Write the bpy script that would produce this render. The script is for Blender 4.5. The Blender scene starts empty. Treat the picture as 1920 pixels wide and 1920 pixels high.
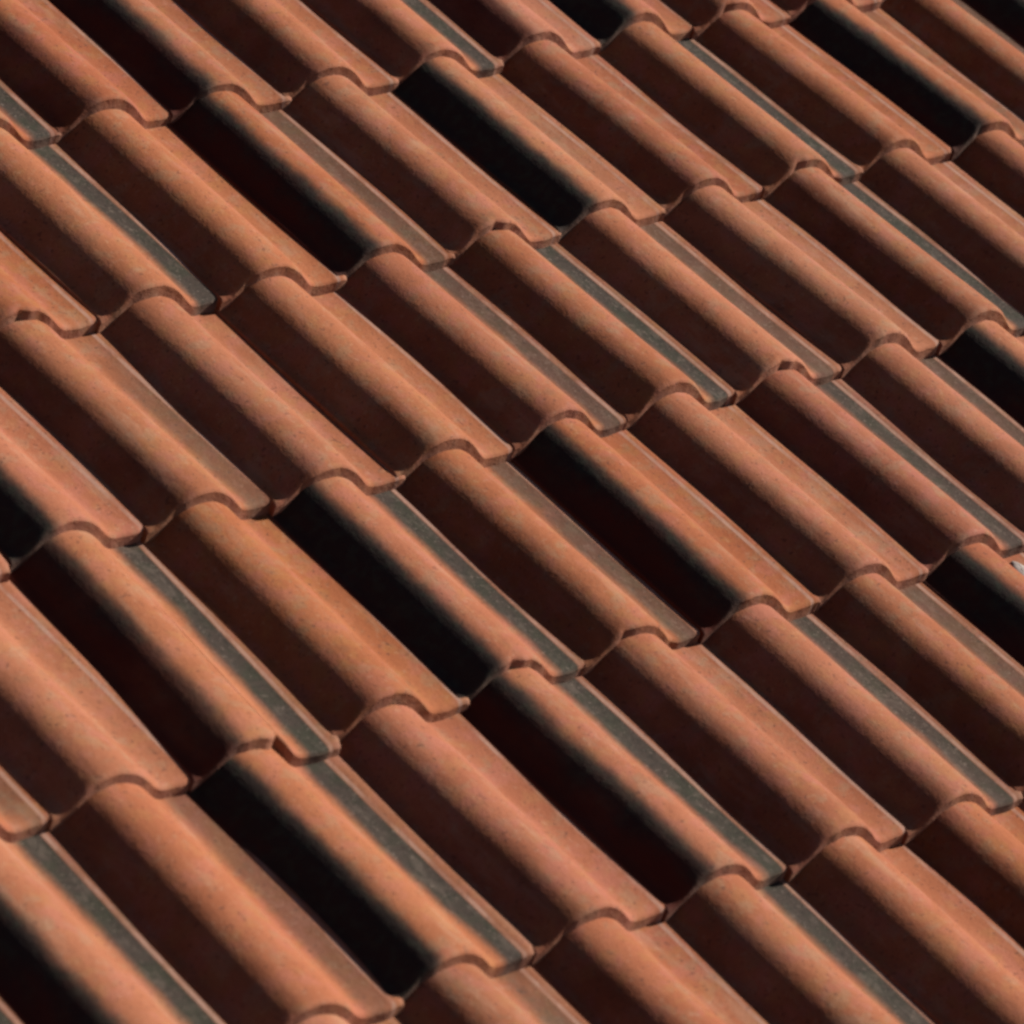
import bpy, math, random
from mathutils import Matrix, Vector

# ------------------------------------------------------------------ camera, light, exposure
SC = bpy.context.scene
PITCH = 0.21                       # cover width of one tile column, metres
GAUGE = 1.8517                     # exposed length of a tile, in column widths
ROOF_TILT = math.radians(27.0)
F_PX = 8415.8                      # focal length in pixels of the 1920 px photograph
# camera axes (right, down, forward) and position, in the roof's own frame
# (x along the eaves, y up the slope, z off the roof; one unit = one column width)
CAM_R = ((0.7235374781986987, -0.6150363434896015, 0.31340678650662335),
         (-0.18278019925098307, -0.6085194532219169, -0.7722017053917583),
         (0.6656462396823392, 0.5014323196954003, -0.5527030960284216))
CAM_P = Vector((-17.837578684459302, -18.004319404517396, 15.288948181441263))

ROOF_M = Matrix.Translation((0, 0, 6.0)) @ Matrix.Rotation(ROOF_TILT, 4, 'X')

cam_data = bpy.data.cameras.new('camera')
cam_data.sensor_width = 36.0
cam_data.lens = F_PX / 1920.0 * 36.0
cam_data.clip_start = 0.1
cam_data.clip_end = 500.0
cam = bpy.data.objects.new('camera', cam_data)
SC.collection.objects.link(cam)
r, d, f = (Vector(v) for v in CAM_R)
rot = Matrix(((r[0], -d[0], -f[0]), (r[1], -d[1], -f[1]), (r[2], -d[2], -f[2]))).to_4x4()
cam.matrix_world = ROOF_M @ (Matrix.Translation(CAM_P * PITCH) @ rot)
cam_data.dof.use_dof = True
cam_data.dof.focus_distance = 29.2 * PITCH
cam_data.dof.aperture_fstop = 7.0
SC.camera = cam

SUN_E = math.radians(39.0)         # height of the sun above the roof plane
SUN_A = math.radians(-7.0)         # a little from down the slope
sun_roof = Vector((math.cos(SUN_E) * math.cos(SUN_A), math.cos(SUN_E) * math.sin(SUN_A), math.sin(SUN_E)))
sun_dir = (Matrix.Rotation(ROOF_TILT, 3, 'X') @ sun_roof).normalized()
sun_data = bpy.data.lights.new('sun', 'SUN')
sun_data.energy = 5.0
sun_data.angle = math.radians(0.5)
sun_data.color = (1.0, 0.955, 0.885)
sun = bpy.data.objects.new('sun', sun_data)
sun.rotation_euler = sun_dir.to_track_quat('Z', 'Y').to_euler()
sun.location = (6, -2, 12)
SC.collection.objects.link(sun)

world = bpy.data.worlds.new('World')
SC.world = world
world.use_nodes = True
wn = world.node_tree
sky = wn.nodes.new('ShaderNodeTexSky')
sky.sky_type = 'NISHITA'
sky.sun_disc = False
sky.altitude = 1500.0              # thin, dry, very clear air
sky.air_density = 0.55
sky.dust_density = 0.1
sky.sun_elevation = math.asin(sun_dir.z)
sky.sun_rotation = math.atan2(sun_dir.x, sun_dir.y)
bg = wn.nodes['Background']
bg.inputs['Strength'].default_value = 0.05
wn.links.new(sky.outputs['Color'], bg.inputs['Color'])

SC.view_settings.view_transform = 'Standard'
SC.view_settings.look = 'None'
SC.view_settings.exposure = 1.3
SC.view_settings.gamma = 1.0
SC.cycles.pixel_filter_type = 'BLACKMAN_HARRIS'
SC.cycles.filter_width = 2.8
SC.cycles.max_bounces = 6

# ------------------------------------------------------------------ materials
def clay_material():
    m = bpy.data.materials.new('weathered_clay')
    m.use_nodes = True
    nt = m.node_tree
    N, L = nt.nodes, nt.links
    bsdf = N['Principled BSDF']
    tc = N.new('ShaderNodeTexCoord')
    info = N.new('ShaderNodeObjectInfo')
    col = N.new('ShaderNodeSeparateColor')
    L.new(info.outputs['Color'], col.inputs[0])
    K, G, HUE = col.outputs[0], col.outputs[1], col.outputs[2]

    def math_(op, a, b=None, c=None, clamp=False):
        n = N.new('ShaderNodeMath'); n.operation = op; n.use_clamp = clamp
        for k, v in enumerate((a, b, c)):
            if v is None: continue
            if isinstance(v, (int, float)): n.inputs[k].default_value = v
            else: L.new(v, n.inputs[k])
        return n.outputs[0]

    def step(v, lo, hi, to0=0.0, to1=1.0):
        n = N.new('ShaderNodeMapRange'); n.interpolation_type = 'SMOOTHSTEP'
        L.new(v, n.inputs[0])
        for k, q in ((1, lo), (2, hi), (3, to0), (4, to1)):
            if isinstance(q, (int, float)): n.inputs[k].default_value = q
            else: L.new(q, n.inputs[k])
        return n.outputs[0]

    # tile space: one unit = one column width, shifted per tile so that no two tiles match
    sc = N.new('ShaderNodeVectorMath'); sc.operation = 'SCALE'; sc.inputs[3].default_value = 1.0 / PITCH
    L.new(tc.outputs['Object'], sc.inputs[0])
    xyz = N.new('ShaderNodeSeparateXYZ'); L.new(sc.outputs[0], xyz.inputs[0])
    off = N.new('ShaderNodeVectorMath'); off.operation = 'ADD'
    rv = N.new('ShaderNodeCombineXYZ')
    L.new(math_('MULTIPLY', info.outputs['Random'], 137.0), rv.inputs[0])
    L.new(math_('MULTIPLY', info.outputs['Random'], 71.0), rv.inputs[1])
    L.new(math_('MULTIPLY', info.outputs['Random'], 29.0), rv.inputs[2])
    L.new(sc.outputs[0], off.inputs[0]); L.new(rv.outputs[0], off.inputs[1])
    pos = off.outputs[0]

    def noise(scale, detail=3.0, rough=0.55, stretch=None):
        n = N.new('ShaderNodeTexNoise')
        n.inputs['Scale'].default_value = scale
        n.inputs['Detail'].default_value = detail
        n.inputs['Roughness'].default_value = rough
        if stretch:
            mp = N.new('ShaderNodeMapping'); mp.inputs['Scale'].default_value = stretch
            L.new(pos, mp.inputs[0]); L.new(mp.outputs[0], n.inputs['Vector'])
        else:
            L.new(pos, n.inputs['Vector'])
        return n.outputs['Fac']

    def mix(fac, a, b, blend='MIX'):
        n = N.new('ShaderNodeMix'); n.data_type = 'RGBA'; n.blend_type = blend
        if isinstance(fac, (int, float)): n.inputs[0].default_value = fac
        else: L.new(fac, n.inputs[0])
        for k, v in ((6, a), (7, b)):
            if isinstance(v, tuple): n.inputs[k].default_value = (*v, 1)
            else: L.new(v, n.inputs[k])
        return n.outputs[2]

    # fired clay: orange body with rosy, ochre and buff patches, tone differing from tile to tile
    c = mix(step(noise(2.6, 4), .38, .62), (0.1660, 0.0466, 0.0164), (0.1920, 0.0600, 0.0243))
    c = mix(step(noise(5.2, 2), .50, .64, 0, .5), c, (0.1953, 0.0588, 0.0389))       # rosy bloom
    c = mix(step(noise(6.0, 2), .52, .66, 0, .45), c, (0.1855, 0.0754, 0.0219))      # ochre
    c = mix(step(noise(5.6, 3, .6), .53, .68, 0, .6), c, (0.1595, 0.0843, 0.0438))   # buff dust
    c = mix(step(noise(4.4, 3, .6), .60, .72, 0, .45), c, (0.1107, 0.0544, 0.0243))    # olive bloom
    c = mix(math_('MULTIPLY', HUE, .3), c, (0.1953, 0.0798, 0.0438))
    # fine sand grain, dark pin pricks and pale grit
    c = mix(step(noise(60, 2), .35, .70, 0, .25), c, (0.1107, 0.0287, 0.0122))
    c = mix(step(noise(30, 2, .5), .63, .70, 0, .6), c, (0.0651, 0.0224, 0.0122))
    c = mix(step(noise(24, 2, .5), .63, .70, 0, .2), c, (0.2344, 0.1406, 0.0912))

    # pale bloom streaking down the slope, and each tile's own firing tone
    c = mix(step(noise(6, 4, .65, (1, .22, 1)), .54, .74, 0, .4), c, (.215, .118, .072))
    tone = N.new('ShaderNodeHueSaturation')
    r2 = math_('FRACT', math_('MULTIPLY', info.outputs['Random'], 17.31))
    r3 = math_('FRACT', math_('MULTIPLY', info.outputs['Random'], 53.77))
    L.new(math_('ADD', .4975, math_('MULTIPLY', r2, .005)), tone.inputs['Hue'])
    L.new(math_('ADD', .96, math_('MULTIPLY', r3, .06)), tone.inputs['Saturation'])
    L.new(math_('ADD', .90, math_('MULTIPLY', HUE, .15)), tone.inputs['Value'])
    L.new(c, tone.inputs['Color'])
    c = tone.outputs[0]

    # silt and algae left where rain runs, along the flat pan beside the next tile's roll
    x, y, z = xyz.outputs[0], xyz.outputs[1], xyz.outputs[2]
    wob = math_('MULTIPLY', math_('SUBTRACT', noise(3.0, 4, .6, (1, .45, 1)), .5), .13)
    xs = math_('ADD', x, wob)
    strip = math_('MULTIPLY', step(xs, .69, .79), step(x, .885, .905, 1.0, .30))
    patch = step(math_('ADD', noise(1.5, 3, .6, (1, .55, 1)), math_('MULTIPLY', G, .80)), .58, .80)
    silt = math_('MULTIPLY', math_('MULTIPLY', strip, patch), step(G, .02, .75, 0, .97))
    algae = mix(step(noise(4.0, 4, .65), .42, .62), (.023, .0175, .0135), (.0165, .0175, .011))
    algae = mix(step(noise(9, 4, .65, (1.6, .6, 1)), .50, .66, 0, .7), algae, (.050, .039, .030))
    algae = mix(step(noise(32, 3, .7), .50, .64, 0, .7), algae, (.010, .009, .007))
    algae = mix(step(noise(41, 2, .6), .60, .70, 0, .6), algae, (.085, .066, .052))
    c = mix(silt, c, algae)
    worn = math_('MULTIPLY', step(x, .896, .902), step(x, .920, .930, 1, 0))
    c = mix(math_('MULTIPLY', worn, step(noise(5, 3, .6, (1, .6, 1)), .35, .6, .15, .7)), c, (.23, .135, .10))

    # rolls' left side: black algae crust on some tiles, painted-in brown shade on others
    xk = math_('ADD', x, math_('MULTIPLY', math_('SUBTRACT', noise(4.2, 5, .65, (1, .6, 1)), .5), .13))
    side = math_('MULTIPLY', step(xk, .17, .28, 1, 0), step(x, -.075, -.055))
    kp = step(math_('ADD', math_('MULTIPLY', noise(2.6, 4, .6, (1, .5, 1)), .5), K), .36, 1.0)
    crust_shade = math_('MULTIPLY', math_('MULTIPLY', side, kp), .96)
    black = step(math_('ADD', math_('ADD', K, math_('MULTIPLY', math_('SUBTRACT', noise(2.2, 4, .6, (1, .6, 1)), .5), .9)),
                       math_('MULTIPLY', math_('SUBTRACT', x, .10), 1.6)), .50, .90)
    c = mix(crust_shade, c, mix(black, (.034, .004, .0015), mix(step(noise(14, 3), .45, .65), (.008, .006, .005), (.010, .012, .008))))

    # worn, paler rims
    geo = N.new('ShaderNodeNewGeometry')
    rim = math_('MULTIPLY', step(geo.outputs['Pointiness'], .53, .60), .35)
    c = mix(rim, c, (.26, .14, .10))
    L.new(c, bsdf.inputs['Base Color'])
    bsdf.inputs['Roughness'].default_value = .86
    bsdf.inputs['Specular IOR Level'].default_value = .12

    h = math_('ADD', math_('ADD', math_('MULTIPLY', noise(55, 3, .6), .35), math_('MULTIPLY', noise(22, 3, .6), .55)), math_('MULTIPLY', noise(9, 4, .55, (1, .4, 1)), .9))
    bump = N.new('ShaderNodeBump'); bump.inputs['Strength'].default_value = .6
    bump.inputs['Distance'].default_value = .0022
    L.new(h, bump.inputs['Height']); L.new(bump.outputs[0], bsdf.inputs['Normal'])
    return m

def felt_material():
    m = bpy.data.materials.new('roofing_felt'); m.use_nodes = True
    nt = m.node_tree
    n = nt.nodes.new('ShaderNodeTexNoise'); n.inputs['Scale'].default_value = 60
    cr = nt.nodes.new('ShaderNodeValToRGB')
    cr.color_ramp.elements[0].color = (.02, .018, .016, 1); cr.color_ramp.elements[1].color = (.05, .045, .04, 1)
    nt.links.new(n.outputs['Fac'], cr.inputs[0])
    nt.links.new(cr.outputs[0], nt.nodes['Principled BSDF'].inputs['Base Color'])
    nt.nodes['Principled BSDF'].inputs['Roughness'].default_value = .95
    return m

CLAY = clay_material()
FELT = felt_material()

# ------------------------------------------------------------------ tile shape
# cross-section of one tile: thin rim, steep roll on the left, flat pan on the right
PROFILE = [(-.060, .002), (-.058, .010), (-.05, .015), (-.03, .020), (-.012, .027), (.006, .037), (.026, .054), (.048, .078), (.072, .106), (.096, .134), (.12, .158),
           (.15, .183), (.18, .200), (.215, .214), (.255, .223), (.30, .227), (.345, .225), (.39, .217), (.435, .202), (.48, .180),
           (.525, .150), (.565, .116), (.60, .082), (.632, .050), (.658, .028), (.682, .013), (.705, .004), (.735, -.001),
           (.775, -.003), (.82, -.002), (.86, .001), (.895, .005), (.915, .009), (.935, .012), (.962, .014), (1.02, .008)]
THICK = .092
LAP = .22                                     # hidden length under the course above
LEN = GAUGE + LAP

def tile_mesh(seed, crack=False):
    rnd = random.Random(seed)
    prof = list(PROFILE)
    if crack:                                 # split running down beside the crest
        prof = [p for p in prof if not .46 < p[0] < .55] + [(.478, .181), (.488, .1750), (.4925, .146), (.497, .1695), (.507, .163), (.53, .146)]
        prof.sort()
    n = len(prof)
    ph = [rnd.uniform(0, 6.28) for _ in range(6)]
    bow = rnd.uniform(-.003, .003)
    # stations from the tail (y = 0) up to the head (y = LEN); sun side edge of the tail is worn round
    ys = [0.0, .007, .022, .05] + [.05 + (LEN - .05) * k / 9 for k in range(1, 10)]
    drop = [.024, .010, .002, 0] + [0] * 9
    verts, faces, smooth = [], [], []
    chips = [(rnd.uniform(.1, .85), rnd.uniform(.03, .06), rnd.uniform(.006, .018)) for _ in range(rnd.choice((0, 1, 1, 2)))]
    if crack:
        chips.append((.52, .06, .07))
    def edge(a):
        e = .003 * math.sin(7 * a + ph[0]) + .003 * math.sin(17 * a + ph[1]) + .002 * math.sin(41 * a + ph[2])
        for c0, w, dep in chips:
            t = abs(a - c0) / w
            if t < 1: e += dep * (1 - t * t)
        return e
    for k, y in enumerate(ys):
        for (a, h) in prof:
            yy = y + edge(a) * max(0, 1 - y / .35)
            w = math.sin(math.pi * y / LEN)
            hh = h * (1 + .02 * math.sin(2.1 * y + ph[3])) + bow * w + .0025 * math.sin(3.3 * y + 5 * a + ph[4])
            if crack and abs(a - .4925) < .001 and y > 1.15:
                hh = .1725
            aa = min(a, .980 + .04 * max(0, min(1, (y - .03) / .05))) if a > .97 else a
            verts.append((aa * PITCH, yy * PITCH, (hh - drop[k]) * PITCH))
    m = len(ys)
    for k in range(m - 1):
        for q in range(n - 1):
            v = k * n + q
            faces.append((v, v + 1, v + n + 1, v + n)); smooth.append(True)
    # underside, then flat end and side walls with their own vertices so that the edges stay crisp
    def under(v):
        x, y, z = v
        return (x, y, z - (THICK - .010) * PITCH)
    base = len(verts)
    for k in (0, m - 1):
        for q in range(n): verts.append(under(verts[k * n + q]))
    for q in range(n - 1):
        a, b = base + q, base + n + q
        faces.append((a, b, b + 1, a + 1)); smooth.append(True)
    def wall(ids):
        s = len(verts)
        for i in ids: verts.append(verts[i])
        for i in ids: verts.append(under(verts[i]) )
        c = len(ids)
        for q in range(c - 1):
            faces.append((s + q, s + c + q, s + c + q + 1, s + q + 1)); smooth.append(True)
    wall(list(range(n)))
    wall([(m - 1) * n + q for q in range(n)][::-1])
    wall([k * n for k in range(m)][::-1])
    wall([k * n + n - 1 for k in range(m)])
    me = bpy.data.meshes.new('clay_tile')
    me.from_pydata(verts, [], faces)
    for p, s in zip(me.polygons, smooth): p.use_smooth = s
    me.materials.append(CLAY)
    me.update()
    return me

# ------------------------------------------------------------------ the roof
roof = bpy.data.objects.new('tiled_roof', None)
SC.collection.objects.link(roof)
roof.matrix_world = ROOF_M
roof['label'] = 'sloping roof of weathered orange clay pantiles with dark shaded rolls'
roof['category'] = 'roof'
roof['kind'] = 'thing'

# where the corner of each tile sits relative to an even grid (across, down the slope), in column widths
SHIFT = {(0, 0): (0.02, 0.011), (1, 0): (-0.033, 0.024), (2, 0): (-0.049, 0.03), (3, 0): (-0.043, 0.032), (4, 0): (-0.03, -0.015), (5, 0): (0.009, -0.04), (6, 0): (-0.025, 0.003), (7, 0): (0.004, 0.008), (8, 0): (0.057, -0.05), (-1, 1): (0.033, 0.002), (0, 1): (-0.022, 0.052), (1, 1): (-0.047, 0.042), (2, 1): (-0.045, 0.028), (3, 1): (-0.029, 0.004), (4, 1): (-0.003, -0.03), (5, 1): (0.006, -0.016), (6, 1): (0.026, -0.042), (7, 1): (0.068, -0.04), (-3, 2): (0.09, -0.067), (-2, 2): (0.069, -0.041), (-1, 2): (0.013, 0.013), (0, 2): (-0.016, 0.011), (1, 2): (-0.015, 0.003), (2, 2): (-0.004, -0.016), (3, 2): (0.007, 0.009), (4, 2): (0.051, -0.012), (5, 2): (0.04, -0.006), (-4, 3): (0.02, 0.011), (-3, 3): (-0.052, 0.027), (-2, 3): (0.0, -0.026), (-1, 3): (-0.014, -0.027), (0, 3): (-0.009, -0.015), (1, 3): (-0.025, 0.027), (2, 3): (-0.017, 0.035), (3, 3): (-0.002, 0.031), (-3, 4): (-0.028, -0.039), (-2, 4): (0.016, -0.027), (-1, 4): (0.013, -0.01), (0, 4): (-0.002, 0.03), (1, 4): (-0.029, 0.075)}
# black crust on the roll, silt in the pan
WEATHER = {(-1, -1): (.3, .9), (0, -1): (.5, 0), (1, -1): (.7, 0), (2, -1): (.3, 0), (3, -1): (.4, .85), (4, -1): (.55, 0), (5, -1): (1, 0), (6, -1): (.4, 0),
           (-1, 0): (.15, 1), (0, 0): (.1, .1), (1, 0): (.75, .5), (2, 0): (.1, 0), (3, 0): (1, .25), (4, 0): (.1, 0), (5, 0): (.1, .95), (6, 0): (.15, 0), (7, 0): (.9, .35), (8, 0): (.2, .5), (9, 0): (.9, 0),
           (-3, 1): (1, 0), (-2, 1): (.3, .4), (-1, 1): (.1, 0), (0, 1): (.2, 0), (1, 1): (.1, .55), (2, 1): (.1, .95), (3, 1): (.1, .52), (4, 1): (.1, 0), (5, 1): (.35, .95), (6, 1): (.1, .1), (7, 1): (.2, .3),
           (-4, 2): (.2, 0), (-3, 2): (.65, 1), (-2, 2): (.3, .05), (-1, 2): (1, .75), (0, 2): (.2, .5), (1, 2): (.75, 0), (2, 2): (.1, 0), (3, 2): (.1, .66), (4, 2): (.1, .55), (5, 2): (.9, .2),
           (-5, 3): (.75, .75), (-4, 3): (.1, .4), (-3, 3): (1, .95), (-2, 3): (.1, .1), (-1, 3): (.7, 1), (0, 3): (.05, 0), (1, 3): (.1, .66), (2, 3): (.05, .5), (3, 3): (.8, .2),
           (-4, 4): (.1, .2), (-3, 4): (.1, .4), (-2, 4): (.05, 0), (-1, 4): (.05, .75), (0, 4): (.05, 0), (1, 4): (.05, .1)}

rnd = random.Random(20)
MESHES = [tile_mesh(s) for s in range(1, 10)]
CRACKED = tile_mesh(77, crack=True)

def in_view(i, j, margin):
    p = Vector((i + .5, -(j + .5) * GAUGE, 0)) - CAM_P
    z = p.dot(f)
    return abs(p.dot(r) / z * F_PX) < 960 + margin and abs(p.dot(d) / z * F_PX) < 960 + margin

def shift(i, j):
    if (i, j) in SHIFT: return SHIFT[(i, j)]
    q = random.Random(i * 131 + j * 17 + 5)
    return (q.uniform(-.02, .02), q.uniform(-.02, .02))

count = 0
for j in range(-5, 9):
    for i in range(-14, 18):
        if not in_view(i, j, 800): continue
        hx, _ = shift(i, j)
        tx, ty = shift(i, j + 1)
        q = random.Random(i * 7919 + j * 104729)
        me = CRACKED if (i, j) == (-3, 2) else q.choice(MESHES)
        o = bpy.data.objects.new('tile', me)
        SC.collection.objects.link(o)
        o.parent = roof
        ax, bx = i + tx, i + hx                       # tail and head
        yaw = math.atan2(ax - bx, GAUGE) * .6
        px = ax * .5 + bx * .5 - math.sin(-yaw) * 0 + yaw * GAUGE * .5
        o.location = (px * PITCH, -((j + 1) * GAUGE + .6 * ty) * PITCH, (THICK + q.uniform(-.004, .006)) * PITCH)
        o.rotation_euler = (-math.atan2(THICK, GAUGE), math.radians(q.uniform(-.45, .45)), yaw)
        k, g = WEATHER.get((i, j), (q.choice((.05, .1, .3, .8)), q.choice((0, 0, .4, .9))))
        o.color = (k if k >= .5 else q.uniform(.25, .42), g, q.random(), 1)  # tiles without black crust get the painted brown shade
        if me is CRACKED: o['label'] = 'cracked clay tile with a chipped lower edge and a grey silted pan'
        elif (i, j) in WEATHER and k >= .7: o['label'] = 'clay tile with a blackened left side'
        count += 1
print('tiles', count)

deck = bpy.data.meshes.new('roof_deck')
X0, X1, Y0, Y1 = -13 * PITCH, 17 * PITCH, -17 * PITCH, 10 * PITCH
vs = [(x, y, z) for z in (-.40 * PITCH, -.26 * PITCH) for x, y in ((X0, Y0), (X1, Y0), (X1, Y1), (X0, Y1))]
deck.from_pydata(vs, [], [(3, 2, 1, 0), (4, 5, 6, 7), (0, 1, 5, 4), (1, 2, 6, 5), (2, 3, 7, 6), (3, 0, 4, 7)])
deck.materials.append(FELT)
dk = bpy.data.objects.new('roof_deck', deck)
SC.collection.objects.link(dk)
dk.parent = roof

# a pale smear of old mortar on the pan at the right edge of the photograph
def smear(cx, cy, h, rx, ry, seed):
    q = random.Random(seed)
    ph = [q.uniform(0, 6.28) for _ in range(4)]
    vs, fs, n = [], [], 20
    for ring, (s, z) in enumerate(((1.0, -.01), (.93, .012), (.6, .022), (.25, .026))):
        for k in range(n):
            t = 2 * math.pi * k / n
            w = 1 + .18 * math.sin(2 * t + ph[0]) + .12 * math.sin(3 * t + ph[1]) + .07 * math.sin(7 * t + ph[2])
            vs.append(((cx + rx * s * w * math.cos(t)) * PITCH, (cy + ry * s * w * math.sin(t)) * PITCH, (h + z + .004 * math.sin(5 * t + ring)) * PITCH))
    for ring in range(3):
        for k in range(n):
            a, b = ring * n + k, ring * n + (k + 1) % n
            fs.append((a, b, b + n, a + n))
    fs.append(tuple(range(3 * n, 4 * n)))
    me = bpy.data.meshes.new('mortar_smear')
    me.from_pydata(vs, [], fs)
    for p in me.polygons: p.use_smooth = True
    m = bpy.data.materials.get('old_mortar')
    if not m:
        m = bpy.data.materials.new('old_mortar'); m.use_nodes = True
        nt = m.node_tree
        nz = nt.nodes.new('ShaderNodeTexNoise'); nz.inputs['Scale'].default_value = 70; nz.inputs['Detail'].default_value = 5
        cr = nt.nodes.new('ShaderNodeValToRGB')
        cr.color_ramp.elements[0].color = (.12, .09, .075, 1); cr.color_ramp.elements[1].color = (.22, .18, .16, 1)
        nt.links.new(nz.outputs['Fac'], cr.inputs[0])
        nt.links.new(cr.outputs[0], nt.nodes['Principled BSDF'].inputs['Base Color'])
        nt.nodes['Principled BSDF'].inputs['Roughness'].default_value = .9
    me.materials.append(m)
    o = bpy.data.objects.new('mortar_smear', me)
    SC.collection.objects.link(o)
    o.parent = roof
    o['label'] = 'pale grey smear of old mortar in the pan at the right edge'

smear(3.76, -3 * GAUGE - .19, .008, .06, .12, 3)
